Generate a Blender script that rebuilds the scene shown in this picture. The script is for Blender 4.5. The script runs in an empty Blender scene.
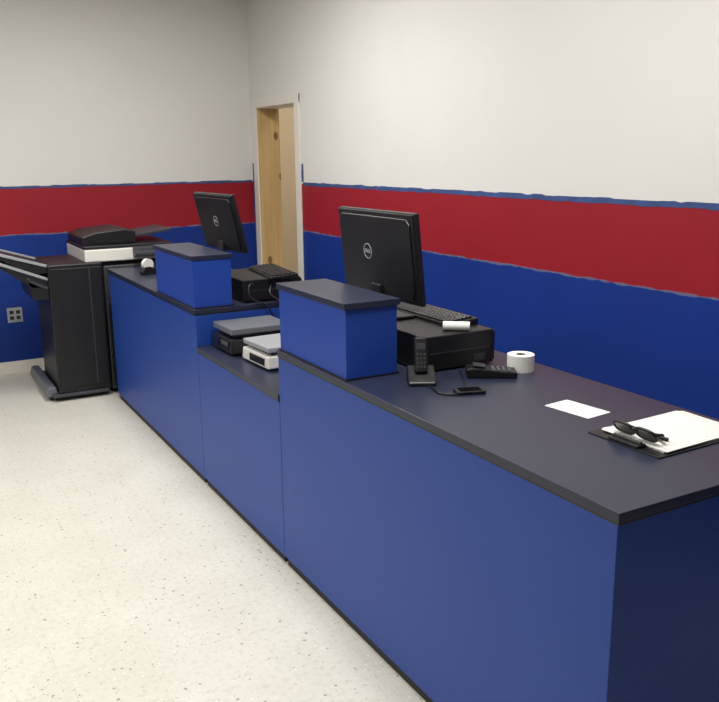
import bpy, bmesh, math, random
from mathutils import Matrix, Vector
random.seed(4)
S=bpy.context.scene
COL=S.collection
try:
    S.view_settings.view_transform='Standard'; S.view_settings.look='None'
except Exception: pass
def lin(c):
    return tuple(((v/255)/12.92 if v/255<=.04045 else ((v/255+.055)/1.055)**2.4) for v in c)+(1,)
# ---------------- materials
def mat(name,rgb,rough=.5,metal=0,var=.08,scale=6,bump=0,bscale=80,spec=.5,coat=0):
    m=bpy.data.materials.new(name); m.use_nodes=True; nt=m.node_tree; N=nt.nodes; L=nt.links
    b=N['Principled BSDF']; b.inputs['Roughness'].default_value=rough; b.inputs['Metallic'].default_value=metal
    b.inputs['Specular IOR Level'].default_value=spec
    b.inputs['Coat Weight'].default_value=coat
    g=N.new('ShaderNodeNewGeometry'); n=N.new('ShaderNodeTexNoise'); n.inputs['Scale'].default_value=scale; n.inputs['Detail'].default_value=4
    L.new(g.outputs['Position'],n.inputs['Vector'])
    mx=N.new('ShaderNodeMix'); mx.data_type='RGBA'
    c=lin(rgb)
    mx.inputs['A'].default_value=tuple(v*(1-var) for v in c[:3])+(1,)
    mx.inputs['B'].default_value=tuple(min(1,v*(1+var)) for v in c[:3])+(1,)
    L.new(n.outputs['Fac'],mx.inputs['Factor']); L.new(mx.outputs['Result'],b.inputs['Base Color'])
    if bump:
        n2=N.new('ShaderNodeTexNoise'); n2.inputs['Scale'].default_value=bscale; L.new(g.outputs['Position'],n2.inputs['Vector'])
        bp=N.new('ShaderNodeBump'); bp.inputs['Strength'].default_value=bump; bp.inputs['Distance'].default_value=.002
        L.new(n2.outputs['Fac'],bp.inputs['Height']); L.new(bp.outputs['Normal'],b.inputs['Normal'])
    return m
def math_(N,L,op,a,b=None,clamp=False):
    n=N.new('ShaderNodeMath'); n.operation=op; n.use_clamp=clamp
    for i,v in enumerate((a,b)):
        if v is None: continue
        if isinstance(v,(int,float)): n.inputs[i].default_value=v
        else: L.new(v,n.inputs[i])
    return n.outputs[0]
def mixc(N,L,f,a,b):
    n=N.new('ShaderNodeMix'); n.data_type='RGBA'; L.new(f,n.inputs['Factor'])
    for k,v in (('A',a),('B',b)):
        if isinstance(v,tuple): n.inputs[k].default_value=v
        else: L.new(v,n.inputs[k])
    return n.outputs['Result']
def wall_paint(name,white,red,blue,z1,z2,fringe):
    m=bpy.data.materials.new(name); m.use_nodes=True; nt=m.node_tree; N=nt.nodes; L=nt.links
    b=N['Principled BSDF']; b.inputs['Roughness'].default_value=.5; b.inputs['Specular IOR Level'].default_value=.3
    g=N.new('ShaderNodeNewGeometry'); sp=N.new('ShaderNodeSeparateXYZ'); L.new(g.outputs['Position'],sp.inputs[0])
    def noise(s,d=3):
        n=N.new('ShaderNodeTexNoise'); n.inputs['Scale'].default_value=s; n.inputs['Detail'].default_value=d
        L.new(g.outputs['Position'],n.inputs['Vector']); return n.outputs['Fac']
    n1=noise(7,4); n2=noise(2.2); n3=noise(16,3)
    z=sp.outputs['Z']
    off=math_(N,L,'MULTIPLY',math_(N,L,'SUBTRACT',n1,.5),.018)
    zz=math_(N,L,'ADD',z,off)
    isw=math_(N,L,'GREATER_THAN',z,z1)
    isr=math_(N,L,'GREATER_THAN',zz,z2)
    fr=math_(N,L,'LESS_THAN',math_(N,L,'ABSOLUTE',math_(N,L,'SUBTRACT',zz,z2)),math_(N,L,'MULTIPLY',math_(N,L,'SUBTRACT',n3,.28),.022))
    def vary(c,a):
        c=lin(c); return mixc(N,L,n2,tuple(v*(1-a) for v in c[:3])+(1,),tuple(min(1,v*(1+a)) for v in c[:3])+(1,))
    c=mixc(N,L,isr,vary(blue,.15),vary(red,.12))
    c=mixc(N,L,math_(N,L,'MULTIPLY',fr,.75),c,lin(fringe))
    c=mixc(N,L,isw,c,vary(white,.03))
    L.new(c,b.inputs['Base Color'])
    nb=noise(120,2); bp=N.new('ShaderNodeBump'); bp.inputs['Strength'].default_value=.15; bp.inputs['Distance'].default_value=.002
    L.new(nb,bp.inputs['Height']); L.new(bp.outputs['Normal'],b.inputs['Normal'])
    return m
def floor_mat():
    m=bpy.data.materials.new('speckled_vinyl'); m.use_nodes=True; nt=m.node_tree; N=nt.nodes; L=nt.links
    b=N['Principled BSDF']; b.inputs['Roughness'].default_value=.38; b.inputs['Specular IOR Level'].default_value=.4
    g=N.new('ShaderNodeNewGeometry')
    def noise(s,d=3):
        n=N.new('ShaderNodeTexNoise'); n.inputs['Scale'].default_value=s; n.inputs['Detail'].default_value=d
        L.new(g.outputs['Position'],n.inputs['Vector']); return n.outputs['Fac']
    def ramp(v,a,c):
        r=N.new('ShaderNodeMapRange'); r.inputs['From Min'].default_value=a; r.inputs['From Max'].default_value=c; L.new(v,r.inputs['Value']); return r.outputs[0]
    c=mixc(N,L,noise(3,5),lin((200,196,183)),lin((220,217,206)))
    c=mixc(N,L,math_(N,L,'MULTIPLY',ramp(noise(45,3),.5,.68),.3),c,lin((178,172,154)))
    for sc,th,col,al in ((40,.27,(92,82,66),.6),(62,.26,(130,122,104),.5),(60,.3,(242,240,232),.5)):
        v=N.new('ShaderNodeTexVoronoi'); v.inputs['Scale'].default_value=sc; L.new(g.outputs['Position'],v.inputs['Vector'])
        s=N.new('ShaderNodeSeparateColor'); L.new(v.outputs['Color'],s.inputs[0])
        t=math_(N,L,'MULTIPLY',math_(N,L,'SUBTRACT',s.outputs[0],.55),th*2)
        wob=math_(N,L,'MULTIPLY',math_(N,L,'SUBTRACT',noise(120,1),.5),.25)
        k=math_(N,L,'LESS_THAN',math_(N,L,'ADD',v.outputs['Distance'],wob),t)
        c=mixc(N,L,math_(N,L,'MULTIPLY',k,al),c,lin(col))
    sp=N.new('ShaderNodeSeparateXYZ'); L.new(g.outputs['Position'],sp.inputs[0])
    js=[]
    for ax in 'XY':
        f=math_(N,L,'FRACT',math_(N,L,'DIVIDE',sp.outputs[ax],.305))
        js.append(math_(N,L,'LESS_THAN',f,.007))
    j=math_(N,L,'MAXIMUM',js[0],js[1])
    c=mixc(N,L,math_(N,L,'MULTIPLY',j,.14),c,lin((150,140,115)))
    L.new(c,b.inputs['Base Color'])
    return m
def pine_mat():
    m=bpy.data.materials.new('knotty_pine'); m.use_nodes=True; nt=m.node_tree; N=nt.nodes; L=nt.links
    b=N['Principled BSDF']; b.inputs['Roughness'].default_value=.55
    g=N.new('ShaderNodeNewGeometry'); mp=N.new('ShaderNodeMapping'); mp.inputs['Scale'].default_value=(30,30,1.5); L.new(g.outputs['Position'],mp.inputs[0])
    n=N.new('ShaderNodeTexNoise'); n.inputs['Scale'].default_value=1.5; n.inputs['Detail'].default_value=5; L.new(mp.outputs[0],n.inputs['Vector'])
    c=mixc(N,L,n.outputs['Fac'],lin((178,138,86)),lin((222,190,138)))
    mp2=N.new('ShaderNodeMapping'); mp2.inputs['Scale'].default_value=(1,1,.6); L.new(g.outputs['Position'],mp2.inputs[0])
    v=N.new('ShaderNodeTexVoronoi'); v.inputs['Scale'].default_value=6; L.new(mp2.outputs[0],v.inputs['Vector'])
    k=math_(N,L,'LESS_THAN',v.outputs['Distance'],.13)
    c=mixc(N,L,math_(N,L,'MULTIPLY',k,.8),c,lin((110,62,28)))
    L.new(c,b.inputs['Base Color']); return m
def paper_mat(name,base,ink,period,axis,duty=.35,lo=.45,al=.3):
    m=bpy.data.materials.new(name); m.use_nodes=True; nt=m.node_tree; N=nt.nodes; L=nt.links
    b=N['Principled BSDF']; b.inputs['Roughness'].default_value=.8
    t=N.new('ShaderNodeTexCoord'); sp=N.new('ShaderNodeSeparateXYZ'); L.new(t.outputs['Object'],sp.inputs[0])
    f=math_(N,L,'FRACT',math_(N,L,'DIVIDE',sp.outputs[axis],period))
    k=math_(N,L,'LESS_THAN',f,duty)
    n=N.new('ShaderNodeTexNoise'); n.inputs['Scale'].default_value=60; L.new(t.outputs['Object'],n.inputs['Vector'])
    k=math_(N,L,'MULTIPLY',k,math_(N,L,'GREATER_THAN',n.outputs['Fac'],lo))
    c=mixc(N,L,math_(N,L,'MULTIPLY',k,al),lin(base),lin(ink)); L.new(c,b.inputs['Base Color']); return m

WHITE=(223,221,216); RED=(148,27,40); BLUE=(18,50,130)
Z1,Z2=1.448,1.087
M_wall=wall_paint('striped_wall_paint',WHITE,RED,BLUE,Z1,Z2,(105,112,140))
M_wallplain=mat('plain_wall_paint',(120,117,113),.7,var=.05)
M_hall=mat('beige_wall_paint',(200,184,158),.7,var=.05)
M_ceil=mat('ceiling_paint',(225,224,220),.85,var=.03)
M_floor=floor_mat()
M_trim=mat('cream_trim_paint',(226,221,210),.45,var=.04)
M_pine=pine_mat()
M_cblue=mat('blue_cabinet_paint',(32,68,152),.45,var=.06,scale=2.5,bump=.12,bscale=60,spec=.35)
M_rblue=mat('blue_riser_paint',(32,68,160),.45,var=.05,scale=3,spec=.35)
M_top=mat('navy_laminate',(38,43,62),.34,var=.06,scale=20,spec=.42)
M_edge=mat('black_edge_band',(17,18,24),.4,var=.1)
M_plinth=mat('black_plinth',(22,23,28),.6)
M_black=mat('black_plastic',(18,18,20),.42,var=.15,bump=.1,bscale=300)
M_black2=mat('satin_black_plastic',(26,26,29),.35,var=.1)
M_gray=mat('charcoal_plastic',(54,56,62),.4)
M_mgray=mat('medium_gray_plastic',(98,100,106),.4)
M_lgray=mat('light_gray_plastic',(150,152,156),.4)
M_white=mat('off_white_plastic',(218,216,208),.4,var=.03)
M_silver=mat('brushed_steel',(190,190,190),.3,metal=1)
M_screen=mat('dark_glass_screen',(8,8,10),.08,var=0)
M_logo=mat('silver_logo',(200,203,207),.35,metal=.3,var=.02)
M_paper=mat('white_paper',(234,232,226),.8,var=.02)
M_form=paper_mat('printed_form',(232,230,225),(110,110,118),.011,'X')
M_card=paper_mat('printed_card',(234,232,226),(130,130,140),.014,'X',.3,.5)
M_tape=mat('blue_masking_tape',(52,74,126),.7,var=.55,scale=14)
M_lens=mat('sunglass_lens',(10,9,9),.08,var=0,coat=.5)
M_core=mat('cardboard_core',(120,96,70),.8)
M_lamp=bpy.data.materials.new('lamp_diffuser'); M_lamp.use_nodes=True
_b=M_lamp.node_tree.nodes['Principled BSDF']; _b.inputs['Emission Color'].default_value=(1,.99,.97,1); _b.inputs['Emission Strength'].default_value=4
# ---------------- mesh tools
class MB:
    def __init__(s): s.bm=bmesh.new(); s.mats=[]
    def _mi(s,m):
        if m not in s.mats: s.mats.append(m)
        return s.mats.index(m)
    def _add(s,t,m,M=None,smooth=False):
        if M is not None: bmesh.ops.transform(t,matrix=M,verts=t.verts)
        i=s._mi(m)
        for f in t.faces: f.material_index=i; f.smooth=smooth
        me=bpy.data.meshes.new('tmp'); t.to_mesh(me); t.free(); s.bm.from_mesh(me); bpy.data.meshes.remove(me)
    def box(s,x0,x1,y0,y1,z0,z1,m,bev=0,seg=2,M=None,taper=None):
        t=bmesh.new(); bmesh.ops.create_cube(t,size=1)
        for v in t.verts:
            top=v.co.z>0
            v.co=Vector(((x0+x1)/2+v.co.x*(x1-x0),(y0+y1)/2+v.co.y*(y1-y0),(z0+z1)/2+v.co.z*(z1-z0)))
            if taper and top:
                v.co.x=(x0+x1)/2+(v.co.x-(x0+x1)/2)*taper[0]; v.co.y=(y0+y1)/2+(v.co.y-(y0+y1)/2)*taper[1]
        if bev: bmesh.ops.bevel(t,geom=t.edges[:]+t.verts[:],offset=bev,segments=seg,profile=.5,affect='EDGES',clamp_overlap=True)
        s._add(t,m,M); return s
    def cyl(s,c,r,h,m,axis='Z',seg=32,r2=None,bev=0,M=None):
        t=bmesh.new(); bmesh.ops.create_cone(t,cap_ends=True,segments=seg,radius1=r,radius2=r if r2 is None else r2,depth=h)
        if bev:
            e=[e for e in t.edges if abs(e.verts[0].co.z-e.verts[1].co.z)<1e-6]
            bmesh.ops.bevel(t,geom=e,offset=bev,segments=2,profile=.5,affect='EDGES')
        R={'Z':Matrix(),'X':Matrix.Rotation(math.pi/2,4,'Y'),'Y':Matrix.Rotation(math.pi/2,4,'X')}[axis]
        T=Matrix.Translation(c)@R
        s._add(t,m,(M@T) if M else T,False)
        return s
    def lathe(s,prof,m,seg=48,M=None):
        t=bmesh.new(); rings=[]
        for r,z in prof:
            rings.append([t.verts.new((r*math.cos(2*math.pi*i/seg),r*math.sin(2*math.pi*i/seg),z)) for i in range(seg)])
        n=len(prof)
        for a in range(n):
            A=rings[a];B=rings[(a+1)%n]
            for i in range(seg):
                t.faces.new((A[i],A[(i+1)%seg],B[(i+1)%seg],B[i]))
        bmesh.ops.recalc_face_normals(t,faces=t.faces[:])
        s._add(t,m,M,False); return s
    def prism(s,pts,h0,h1,m,axis='Y',bev=0,M=None):
        t=bmesh.new()
        def P(a,b,h): return {'Y':(a,h,b),'Z':(a,b,h),'X':(h,a,b)}[axis]
        A=[t.verts.new(P(a,b,h0)) for a,b in pts]; B=[t.verts.new(P(a,b,h1)) for a,b in pts]
        t.faces.new(A); t.faces.new(B[::-1]); n=len(pts)
        for i in range(n): t.faces.new((A[i],A[(i+1)%n],B[(i+1)%n],B[i]))
        bmesh.ops.recalc_face_normals(t,faces=t.faces[:])
        if bev: bmesh.ops.bevel(t,geom=t.edges[:]+t.verts[:],offset=bev,segments=2,profile=.5,affect='EDGES',clamp_overlap=True)
        s._add(t,m,M); return s
    def obj(s,name,parent=None,loc=(0,0,0),rot=(0,0,0)):
        me=bpy.data.meshes.new(name); s.bm.to_mesh(me); s.bm.free()
        for m in s.mats: me.materials.append(m)
        o=bpy.data.objects.new(name,me); COL.objects.link(o); o.location=loc; o.rotation_euler=rot
        if parent: o.parent=parent
        return o
def thing(name,loc,label,cat,rotz=0,group=None):
    e=bpy.data.objects.new(name,None); e.empty_display_size=.05; COL.objects.link(e); e.location=loc; e.rotation_euler=(0,0,rotz)
    return tag(e,label,cat,group)
def tag(o,label,cat,group=None):
    o['label']=label; o['category']=cat
    if group:o['group']=group
    return o
def struct(o,label=None):
    o['kind']='structure'
    if label:o['label']=label
    return o
def tube(name,pts,r,m,parent=None,loc=(0,0,0),cyclic=False):
    cu=bpy.data.curves.new('c','CURVE'); cu.dimensions='3D'; cu.bevel_depth=r; cu.bevel_resolution=3; cu.resolution_u=10
    sp=cu.splines.new('NURBS'); sp.points.add(len(pts)-1)
    for p,q in zip(sp.points,pts): p.co=(*q,1)
    sp.order_u=min(4,len(pts)); sp.use_endpoint_u=not cyclic; sp.use_cyclic_u=cyclic
    o=bpy.data.objects.new('c',cu); COL.objects.link(o)
    bpy.context.view_layer.update()
    me=bpy.data.meshes.new_from_object(o.evaluated_get(bpy.context.evaluated_depsgraph_get()))
    bpy.data.objects.remove(o)
    me.materials.clear(); me.materials.append(m)
    n=bpy.data.objects.new(name,me); COL.objects.link(n); n.location=loc
    if parent:n.parent=parent
    return n
def text_mesh(txt,size,ext):
    cu=bpy.data.curves.new('t','FONT'); cu.body=txt; cu.size=size; cu.extrude=ext; cu.align_x='CENTER'; cu.align_y='CENTER'; cu.offset=size*.02
    o=bpy.data.objects.new('t',cu); COL.objects.link(o); bpy.context.view_layer.update()
    me=bpy.data.meshes.new_from_object(o.evaluated_get(bpy.context.evaluated_depsgraph_get())); bpy.data.objects.remove(o); return me

# ---------------- room
XW=2.824; YL=6.98; ZC=3.05; XWEST=-3.2; YS=-2.6
b=MB().box(XWEST-.15,4.7,YS-.15,8.7,-.1,0,M_floor); struct(b.obj('floor'),'speckled cream vinyl tile floor')
b=MB().box(XWEST-.15,4.7,YS-.15,8.7,ZC,ZC+.1,M_ceil); struct(b.obj('ceiling'))
b=MB()
b.box(XW,XW+.2,YS-.15,6.09,0,ZC,M_wall).box(XW,XW+.2,6.85,YL,0,ZC,M_wall).box(XW,XW+.2,6.09,6.85,2.07,ZC,M_wall)
WE=struct(b.obj('wall_east'),'white wall with red band over royal blue')
b=MB().box(XWEST-.15,XW+.2,YL,YL+.15,0,ZC,M_wall); WN=struct(b.obj('wall_north'),'white wall with red band over royal blue')
b=MB().box(XWEST-.15,XWEST,YS,YL,0,ZC,M_wallplain); struct(b.obj('wall_west'))
b=MB().box(XWEST,XW,YS-.15,YS,0,ZC,M_wallplain); struct(b.obj('wall_south'))
b=MB().box(4.5,4.65,4.5,8.5,0,ZC,M_hall).box(XW+.2,4.5,8.4,8.5,0,ZC,M_hall).box(XW+.2,4.5,4.4,4.5,0,ZC,M_hall).box(XW+.2,XW+.21,YL+.15,8.4,0,ZC,M_hall)
struct(b.obj('wall_hall'),'beige hallway wall beyond the doorway')
b=MB().box(XWEST,XW-.02,YL-.014,YL,0,.098,M_trim,.003); struct(b.obj('baseboard_north'),'cream painted baseboard')
# door trim
b=MB().box(XW-.014,XW,6.83,6.920,0,2.12,M_trim,.003).box(XW-.014,XW,5.985,6.07,0,2.12,M_trim,.003).box(XW-.0145,XW,5.985,6.920,2.055,2.125,M_trim,.003)
struct(b.obj('trim_1'),'cream painted door casing')
b=MB().box(XW-.005,XW+.2,6.83,6.85,0,2.06,M_pine,.002); struct(b.obj('trim_2'),'bare knotty pine door jamb')
b=MB().box(XW-.005,XW+.2,6.07,6.09,0,2.06,M_trim,.002).box(XW-.005,XW+.2,6.09,6.83,2.05,2.07,M_trim,.002); struct(b.obj('trim_3'),'cream door jamb lining')
def tape(wall,axis,fix,a0,a1,z0,z1,label,along='h'):
    t=bmesh.new(); n=max(8,int((a1-a0)/.03)) if along=='h' else max(8,int((z1-z0)/.03))
    def P(a,z,d):
        return (fix-d,a,z) if axis=='x' else (a,fix-d,z)
    rows=[]
    w0=w1=0
    for i in range(n+1):
        u=i/n
        if random.random()<.4: w0=random.uniform(-.003,.003)
        if random.random()<.4: w1=random.uniform(-.003,.004)
        if along=='h':
            a=a0+(a1-a0)*u; lo=(a,z0+w0); hi=(a,z1+w1)
        else:
            z=z0+(z1-z0)*u; lo=(a0+w0,z); hi=(a1+w1,z)
        rows.append([t.verts.new(P(*lo,.0003)),t.verts.new(P(*hi,.0003)),t.verts.new(P(*lo,.0013)),t.verts.new(P(*hi,.0013))])
    for i in range(n):
        A,B=rows[i],rows[i+1]
        for p,q in ((0,1),(1,3),(3,2),(2,0)): t.faces.new((A[p],A[q],B[q],B[p]))
    for R in (rows[0],rows[-1]): t.faces.new((R[0],R[1],R[3],R[2]))
    bmesh.ops.recalc_face_normals(t,faces=t.faces[:])
    me=bpy.data.meshes.new('masking_tape'); t.to_mesh(me); t.free(); me.materials.append(M_tape)
    o=bpy.data.objects.new('masking_tape',me); COL.objects.link(o); o['label']=label; o.parent=wall; return o
tape(WE,'x',XW,-.5,5.96,Z1-.012,Z1+.012,'ragged blue masking tape strip')
tape(WN,'y',YL,-1.5,XW-.01,Z1-.008,Z1+.009,'thin blue masking tape strip')
tape(WE,'x',XW,6.924,6.976,.75,1.60,'blue masking tape beside the door casing',along='v')
tape(WE,'x',XW,5.950,5.982,1.464,1.60,'short blue masking tape tab',along='v')

# ---------------- counter
XF,XB=1.268,1.989
YN,YA,YB,YF=1.168,2.962,3.975,5.85
HC=.92; HL=.735; TS=.03
def cabinet(y0,y1,h,label):
    e=thing('counter_cabinet',((XF+XB)/2,(y0+y1)/2,0),label,'cabinet',group='blue service counter cabinets')
    w=(XB-XF)/2; d=(y1-y0)/2
    MB().box(-w+.006,w-.01,-d+.0015,d-.0015,.035,h,M_cblue,.0015).obj('body',e)
    MB().box(-w+.014,w-.03,-d+.015,d-.015,0,.035,M_plinth).obj('plinth',e)
    return e
cabinet(YN+.006,YA,HC-TS,'long blue painted counter cabinet with a black plinth')
cabinet(YA,YB,HL-TS,'lower blue painted counter cabinet between two taller ones')
cabinet(YB,YF-.01,HC-TS,'tall blue painted counter cabinet next to the photocopier')
def ctop(y0,y1,h,label,x0=XF):
    e=thing('countertop',((x0+XB)/2,(y0+y1)/2,h-TS),label,'countertop',group='navy countertops')
    w=(XB-x0)/2; d=(y1-y0)/2
    MB().box(-w,w,-d,d,.008,TS,M_top,.0015).obj('worktop',e)
    MB().box(-w+.003,w-.003,-d+.003,d-.003,0,.008,M_edge).obj('edge_band',e)
    return e
ctop(YN,YA-.001,HC,'dark navy laminate countertop holding register equipment and papers')
ctop(YA+.001,YB-.001,HL,'lower dark navy shelf top carrying two scales')
ctop(YB,YF,HC,'dark navy laminate countertop beside the photocopier')
def riser(y0,y1,label):
    x0,x1=1.272,1.488; e=thing('counter_riser',((x0+x1)/2,(y0+y1)/2,HC),label,'counter riser',group='blue counter risers')
    w=(x1-x0)/2; d=(y1-y0)/2
    MB().box(-w+.008,w-.008,-d+.008,d-.008,0,.243,M_rblue,.0015).obj('body',e)
    MB().box(-w,w,-d,d,.2432,.265,M_top,.0015).obj('cap',e)
    MB().box(-w+.003,w-.003,-d+.003,d-.003,.0,.006,M_edge).obj('base_trim',e)
riser(2.395,2.955,'blue painted box riser with navy cap in front of a monitor')
riser(3.995,4.67,'blue painted box riser with navy cap near the photocopier')

# ---------------- monitors
def monitor(loc,rz,tilt,zc,W,Hh,label,shift=0):
    e=thing('computer_monitor',loc,label,'monitor',rotz=rz,group='black computer monitors')
    M=Matrix.Translation((0,0,zc))@Matrix.Rotation(-tilt,4,'Y')
    w=W/2
    b=MB(); b.box(-.004,.018,-w,w,0,Hh,M_black2,.004,M=M)
    b.prism([(-w+.004,.004),(w-.004,.004),(w-.004,Hh-.004),(-w+.004,Hh-.004)],-.012,-.003,M_black,'X',.003,M=M)
    b.prism([(-w+.03,.02),(w-.03,.02),(w-.02,.05),(w-.02,Hh-.04),(w-.04,Hh-.02),(-w+.04,Hh-.02),(-w+.02,Hh-.04),(-w+.02,.05)],-.018,-.011,M_black,'X',.006,M=M)
    for i in range(9): b.box(-.0185,-.018,-.08+.02*i-.006,-.08+.02*i+.006,Hh-.045,Hh-.041,M_plinth,M=M)
    b.obj('housing',e)
    MB().box(.018,.0195,-w+.016,w-.016,.022,Hh-.016,M_screen,M=M).obj('screen',e)
    MB().box(-.034,-.016,-.035,.035,-zc+.012,Hh*.16,M_black2,.004).obj('stand_neck',e,loc=(0,0,zc))
    MB().box(-.085,.085,-.1,.1,0,.012,M_black2,.004).obj('stand_base',e)
    LM=M@Matrix.Translation((-.0192,shift,Hh*.53))@Matrix(((0,0,-1,0),(-1,0,0,0),(0,1,0,0),(0,0,0,1)))
    lb=MB(); lb.lathe([(.027,-.0006),(.030,-.0006),(.030,.0006),(.027,.0006)],M_logo,M=LM)
    x=-.0165
    for ch,rot,ww in (('D',0,.011),('E',.6,.010),('L',0,.0095),('L',0,.0095)):
        me=text_mesh(ch,.020,.0005); me.transform(LM@Matrix.Translation((x,0,0))@Matrix.Rotation(rot,4,'Z'))
        lb.bm.from_mesh(me); x+=ww+.0008
    lb.obj('logo',e)['label']='round silver DELL emblem'
    return e
monitor((1.635,2.76,1.048),0,.10,.078,.56,.335,'black flat-screen monitor seen from the back, atop a cash drawer',.05)
monitor((1.69,4.63,.92),.06,.22,.215,.54,.33,'black tilted flat-screen monitor on a tall stand, back showing')

def cash_drawer(x0,x1,y0,y1,z0,h,label):
    e=thing('cash_drawer',((x0+x1)/2,(y0+y1)/2,z0),label,'cash drawer',group='black cash drawers'); w=(x1-x0)/2; d=(y1-y0)/2
    b=MB().box(-w,w-.012,-d,d,.006,h,M_black,.004)
    for a in (-w+.02,w-.06):
        for c in (-d+.02,d-.05): b.box(a,a+.03,c,c+.03,0,.006,M_plinth)
    b.box(-w+.02,w-.03,-d-.0015,-d,h*.5,h*.53,M_gray).box(w-.1,w-.05,-d-.003,-d,.02,.045,M_gray,.001).obj('body',e)
    dr=MB().box(w-.011,w,-d+.008,d-.008,.012,h-.012,M_black2,.003).obj('drawer',e)
    MB().cyl((w+.002,0,h*.6),.009,.006,M_silver,'X').obj('lock',dr)
cash_drawer(1.555,1.865,2.345,2.93,HC,.128,'black metal cash drawer carrying a monitor and keyboard')
cash_drawer(1.55,1.89,4.03,4.48,HC,.118,'black metal cash drawer under a keyboard')

def keyboard(loc,rz,label,L=.45,W=.15,rx=0):
    e=thing('computer_keyboard',loc,label,'keyboard',rotz=rz,group='black keyboards')
    MB().prism([(-W/2,0),(W/2,0),(W/2,.012),(-W/2,.024)],-L/2,L/2,M_black,'Y',.003).obj('case',e)
    b=MB()
    for r in range(6):
        x=-W/2+.014+r*(W-.026)/5.6; z=.0235-.012*(x+W/2)/W
        y=-L/2+.012
        while y<L/2-.02:
            w=.016
            if r==5 and abs(y)<.05: w=.1
            b.box(x,x+.016,y,y+w,z,z+.007,M_black2,.002,1); y+=w+.0027
    k=b.obj('keys',e); k['kind']='stuff'
keyboard((1.79,2.66,1.0485),math.pi,'black desktop keyboard lying on the cash drawer beside a monitor',L=.44,W=.13)
keyboard((1.79,4.20,1.0385),math.pi-.12,'black desktop keyboard overhanging a cash drawer by the low shelf')

o=MB().cyl((0,0,0),.016,.095,M_paper,'Y',24).cyl((0,0,0),.004,.0962,M_gray,'Y',16).obj('rolled_paper',loc=(1.72,2.39,1.0645),rot=(0,0,.9)); tag(o,'small white paper roll lying on top of the cash drawer','paper')
e=thing('label_roll',(1.872,2.215,HC),'white thermal label roll with open core standing on countertop','paper roll')
MB().lathe([(.018,0),(.047,0),(.047,.058),(.018,.058)],M_paper).obj('paper',e)
MB().lathe([(.0145,.001),(.0178,.001),(.0178,.057),(.0145,.057)],M_core).obj('core',e)
# cordless phone
e=thing('cordless_phone',(1.487,2.262,HC),'short black cordless phone leaning in its wedge cradle by a riser','telephone',rotz=-.5)
MB().prism([(-.055,0),(.05,0),(.05,.045),(.04,.05),(-.055,.012)],-.046,.046,M_black,'X',.006).obj('charging_cradle',e)
Mh=Matrix.Translation((0,-.005,.03))@Matrix.Rotation(-.35,4,'X')
hs=MB().box(-.022,.022,-.012,.012,0,.125,M_black,.009,3,M=Mh).obj('handset',e)
MB().box(-.014,.014,-.0132,-.0118,.08,.103,M_gray,M=Mh).obj('display',hs)
kb=MB()
for i in range(4):
    for j in range(3): kb.box(-.016+j*.012,-.008+j*.012,-.0138,-.0118,.018+i*.014,.026+i*.014,M_gray,.001,1,M=Mh)
kb.obj('keypad',hs)
# card terminal
e=thing('card_terminal',(1.735,2.205,HC),'black and gray handheld card payment terminal lying flat','card terminal',rotz=-.55)
MB().prism([(-.085,0),(.085,0),(.085,.022),(.03,.026),(-.06,.036),(-.085,.032)],-.038,.038,M_black,'Y',.005).obj('body',e)
MB().box(-.062,-.02,-.026,.026,0,.0015,M_gray,M=Matrix.Translation((0,0,.0345))@Matrix.Rotation(.11,4,'Y')).obj('display',e)
kb=MB()
for i in range(4):
    for j in range(3): kb.box(.0+i*.018,.012+i*.018,-.027+j*.02,-.013+j*.02,.024,.031-.0012*i,M_gray,.002,1)
kb.obj('keypad',e)
e=thing('mobile_phone',(1.548,2.075,HC),'small black mobile phone lying flat on the countertop','phone',rotz=-.35)
MB().box(-.048,.048,-.026,.026,0,.012,M_black,.004,3).obj('body',e)
MB().box(-.036,.036,-.022,.022,.012,.0125,M_screen).obj('screen',e)
tag(tube('cable',[(1.475,2.20,.926),(1.47,2.15,.924),(1.44,2.11,.924),(1.50,2.05,.924),(1.57,2.12,.924),(1.63,2.22,.924),(1.68,2.31,.924)],.003,M_black),'thin black cord looping on the countertop by the phone','cable')
c=MB().box(-.05,.05,-.082,.082,0,.0012,M_card).obj('paper_slip',loc=(1.716,1.768,HC+.0002),rot=(0,0,.12)); tag(c,'small white printed paper slip lying on the countertop','paper')
e=thing('clipboard',(1.775,1.475,HC),'black clipboard with a stack of printed white forms','clipboard',rotz=.02)
MB().box(-.185,.185,-.12,.12,0,.004,M_black,.0015).obj('board',e)
MB().box(-.185,-.15,-.05,.05,.004,.013,M_black,.003).cyl((-.165,0,.014),.005,.09,M_black,'Y').obj('clip',e)
pp=MB().box(-.145,.17,-.108,.108,.0042,.008,M_form,M=Matrix.Rotation(-.03,4,'Z')).box(-.15,.16,-.11,.106,.008,.0095,M_form,M=Matrix.Rotation(.02,4,'Z')).obj('forms',e); pp['label']='white printed paper forms'
# sunglasses
e=thing('sunglasses',(1.65,1.475,HC+.0135),'black wraparound sunglasses resting folded on the clipboard','sunglasses',rotz=-math.pi/2+.05)
def lens(cx):
    return [(cx+.032*math.copysign(abs(math.cos(a))**.7,math.cos(a)),.002+.019*(1+math.copysign(abs(math.sin(a))**.8,math.sin(a)))) for a in [2*math.pi*i/24 for i in range(24)]]
RT=Matrix.Rotation(.6,4,'X')
MB().prism(lens(-.036),-.0015,.0015,M_lens,'Y',M=RT).obj('lens',e)
MB().prism(lens(.036),-.0015,.0015,M_lens,'Y',M=RT).obj('lens',e)
def ring(cx):
    p=lens(cx); return [RT@Vector((a,0,c)) for a,c in p]
for cx in(-.036,.036): tube('frame_rim',ring(cx),.0042,M_black,e,cyclic=True)
tube('bridge',[RT@Vector((-.012,0,.028)),RT@Vector((0,-.002,.031)),RT@Vector((.012,0,.028))],.0045,M_black,e)
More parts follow.
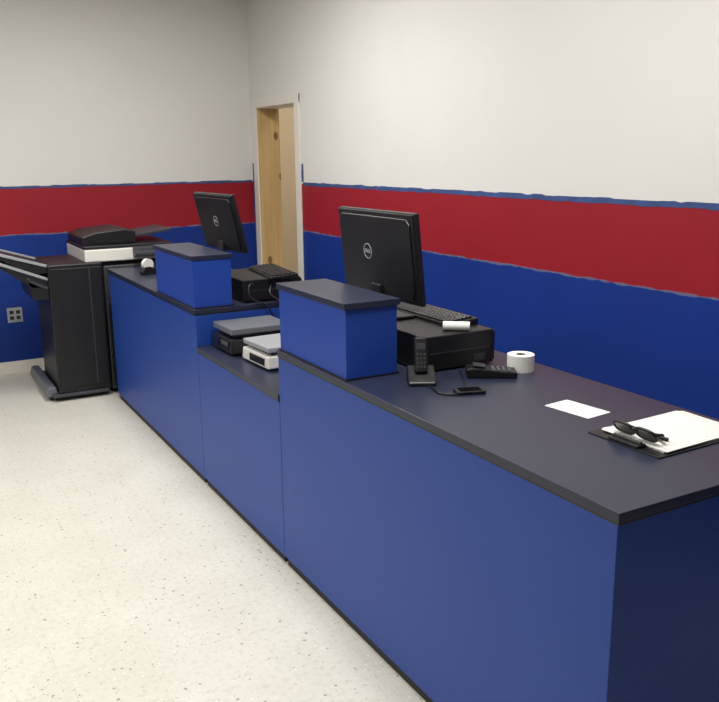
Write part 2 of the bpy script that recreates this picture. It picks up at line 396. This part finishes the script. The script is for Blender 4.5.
for s in(-1,1):
    tube('temple',[RT@Vector((s*.067,0,.028)),(s*.074,.002,.024),(s*.07,.02,.014),(s*.02,.028,.006),(-s*.045,.036+.004*s,.003),(-s*.064,.042,.001)],.005,M_black,e)

# ---------------- scales on low shelf
def scale(loc,rz,w,d,h,bodym,platem,label):
    e=thing('postal_scale',loc,label,'scale',rotz=rz,group='postal scales on the low shelf')
    MB().box(-w/2+.03,w/2-.03,-d/2+.03,d/2-.03,0,.01,M_plinth).box(-w/2,w/2,-d/2,d/2,.01,h*.62,bodym,.006,taper=(.97,.97)).obj('body',e)
    MB().box(-w/2+.04,w/2-.04,-d/2+.04,d/2-.04,h*.62,h*.78,M_gray).obj('support',e)
    MB().box(-w/2+.006,w/2-.006,-d/2+.006,d/2-.006,h*.78,h,platem,.004).obj('weighing_platform',e)
    MB().box(-w/2-.003,-w/2+.004,-d/2+.04,d/2-.09,h*.2,h*.5,M_screen,.001).obj('display',e)
scale((1.50,3.80,HL),.0,.32,.27,.13,M_black2,M_mgray,'black postal scale with gray platform on the low shelf')
scale((1.515,3.46,HL),.05,.29,.28,.105,M_white,M_lgray,'white postal scale with silver platform on the low shelf')
tag(tube('cable',[(1.60,4.01,1.02),(1.57,3.99,1.03),(1.55,3.97,.98),(1.58,3.965,.935),(1.64,3.955,.93),(1.68,3.95,.86),(1.72,3.945,.76),(1.76,3.92,.742)],.004,M_black),'black power cord drooping over the step to the shelf','cable')
tag(tube('cable',[(1.70,4.015,1.0),(1.68,3.98,.99),(1.66,3.96,.97),(1.72,3.955,.93),(1.80,3.955,.88),(1.83,3.94,.78),(1.84,3.90,.742)],.0035,M_gray),'gray data cord hanging beside a cash drawer','cable')

# ---------------- photocopier
e=thing('photocopier',(1.3,6.3,0),'large black and white photocopier with side finisher and trays','photocopier')
def C(x0,x1,y0,y1,z0,z1): return (x0-1.3,x1-1.3,y0-6.3,y1-6.3,z0,z1)
MB().box(*C(1.27,1.80,5.98,6.62,.03,.925),M_gray,.01).obj('body',e)
for i in range(3):
    d=MB().box(*C(1.28,1.79,5.965,5.979,.08+i*.2,.26+i*.2),M_black2,.004).obj('paper_drawer',e)
    MB().box(*C(1.42,1.6,5.955,5.966,.2+i*.2,.225+i*.2),M_lgray,.003).obj('handle',d)
MB().box(*C(1.15,1.78,5.97,6.62,.955,1.04),M_white,.008).obj('scanner_unit',e)
MB().box(*C(1.18,1.74,6.03,6.6,.925,.955),M_black,.004).obj('output_bay',e)
MB().box(*C(1.15,1.78,5.99,6.62,1.041,1.063),M_black2,.006).obj('platen_lid',e)
MB().prism([(1.16-1.3,1.063),(1.54-1.3,1.063),(1.54-1.3,1.15),(1.46-1.3,1.165),(1.26-1.3,1.15),(1.16-1.3,1.12)],-.22,.3,M_black,'Y',.008).obj('document_feeder',e)
MB().prism([(1.48-1.3,1.085),(1.82-1.3,1.135),(1.82-1.3,1.15),(1.48-1.3,1.11)],-.16,.26,M_gray,'Y',.003).obj('feeder_tray',e)
cp=MB().prism([(5.9-6.3,.985),(5.97-6.3,.975),(5.97-6.3,1.05),(5.9-6.3,1.01)],.18,.46,M_gray,'X',.005).obj('control_panel',e)
MB().box(.22,.34,-.37,-.345,1.026,1.03,M_screen).obj('touchscreen',cp)
# finisher
MB().box(*C(.895,1.26,5.95,6.55,.05,.96),M_black,.012).box(*C(.91,1.245,5.94,5.951,.1,.93),M_black,.004).box(*C(1.16,1.166,5.937,5.941,.1,.93),M_gray).obj('finisher',e)
MB().box(*C(.85,1.24,5.93,6.72,.03,.055),M_gray,.008).box(*C(.81,.9,5.98,6.75,.03,.10),M_mgray,.01,taper=(.6,.98)).obj('stabilizer_foot',e)
for x in (.87,1.2,1.7):
    for y in (6.02,6.55): MB().cyl((x-1.3,y-6.3,.015),.015,.03,M_plinth,'Z',16).obj('caster',e)
def tray(z0,z1,x1,x0,th,m,side):
    Lx=x0-1.3; Rx=x1-1.3
    b=MB().prism([(Lx,z1),(Rx,z0),(Rx,z0-th),(Rx-.1,z0-th),(Lx,z1-.014)],-.31,.18,m,'Y',.003)
    for a,c in ((-.318,-.309),(.179,.19)):
        b.prism([(Lx-.005,z1+.014),(Rx,z0+.014),(Rx,z0-.006),(Lx-.005,z1-.008)],a,c,side,'Y',.003)
    b.prism([(Lx-.008,z1+.016),(Lx+.01,z1+.014),(Lx+.01,z1-.014),(Lx-.008,z1-.012)],-.318,.19,side,'Y',.003)
    b.obj('output_tray',e)
tray(.945,1.065,.90,.54,.045,M_black,M_lgray)
tray(.855,1.0,.896,.56,.05,M_black,M_lgray)
tray(.79,.86,.896,.77,.07,M_black,M_gray)
e=thing('tape_dispenser',(1.46,5.42,HC),'small black tape dispenser with white roll on the countertop','tape dispenser',rotz=.3)
MB().prism([(-.08,0),(.08,0),(.085,.035),(.06,.03),(.03,.03),(-.02,.05),(-.06,.05),(-.085,.02)],-.02,.02,M_black,'Y',.004).obj('base',e)
MB().cyl((-.03,0,.065),.037,.03,M_white,'Y',28).obj('tape_roll',e)

# outlet
e=thing('wall_outlet',(.775,YL-.0005,.467),'silver double electrical outlet plate on the blue wall','electrical outlet')
MB().box(-.056,.056,-.005,0,-.058,.058,M_lgray,.002).obj('plate',e)
for sx in(-.024,.024):
    for sz in(-.022,.022):
        MB().box(sx-.015,sx+.015,-.008,-.0045,sz-.014,sz+.014,M_black2,.003).obj('socket',e)

# ---------------- lights
def troffer(x,y,sx,sy,p,col=(1,.985,.955)):
    e=thing('ceiling_light',(x,y,ZC),'rectangular fluorescent ceiling fixture','ceiling light',group='fluorescent ceiling lights')
    MB().box(-sx/2-.03,sx/2+.03,-sy/2-.03,sy/2+.03,-.04,-.0005,M_trim,.004).obj('frame',e)
    MB().box(-sx/2,sx/2,-sy/2,sy/2,-.044,-.04,M_lamp).obj('diffuser',e)
    l=bpy.data.lights.new('fluorescent_lamp','AREA'); l.shape='RECTANGLE'; l.size=sx; l.size_y=sy; l.energy=p; l.color=col
    o=bpy.data.objects.new('lamp',l); COL.objects.link(o); o.parent=e; o.location=(0,0,-.05)
for y,a,c in ((2.0,51,39),(4.6,46,51)):
    troffer(-1.3,y,.6,1.2,a)
    troffer(1.3,y,.6,1.2,c)
troffer(3.8,6.8,.5,.9,26,(1,.96,.9))
w=bpy.data.worlds.new('world'); S.world=w; w.use_nodes=True
w.node_tree.nodes['Background'].inputs[0].default_value=(.8,.85,1,1); w.node_tree.nodes['Background'].inputs[1].default_value=.05

# ---------------- camera
yaw,pit,rol,f=0.5060,0.2302,-0.0115,837.4
fw=Vector((math.sin(yaw)*math.cos(pit),math.cos(yaw)*math.cos(pit),-math.sin(pit)))
r=Vector((math.cos(yaw),-math.sin(yaw),0)); u=r.cross(fw)
r,u=r*math.cos(rol)+u*math.sin(rol),-r*math.sin(rol)+u*math.cos(rol)
cd=bpy.data.cameras.new('camera'); cam=bpy.data.objects.new('camera',cd); COL.objects.link(cam)
cam.matrix_world=Matrix(((r.x,u.x,-fw.x,0),(r.y,u.y,-fw.y,0),(r.z,u.z,-fw.z,1.6621),(0,0,0,1)))
cd.sensor_fit='HORIZONTAL'; cd.sensor_width=36; cd.lens=36*f/719; cd.clip_start=.05
S.camera=cam
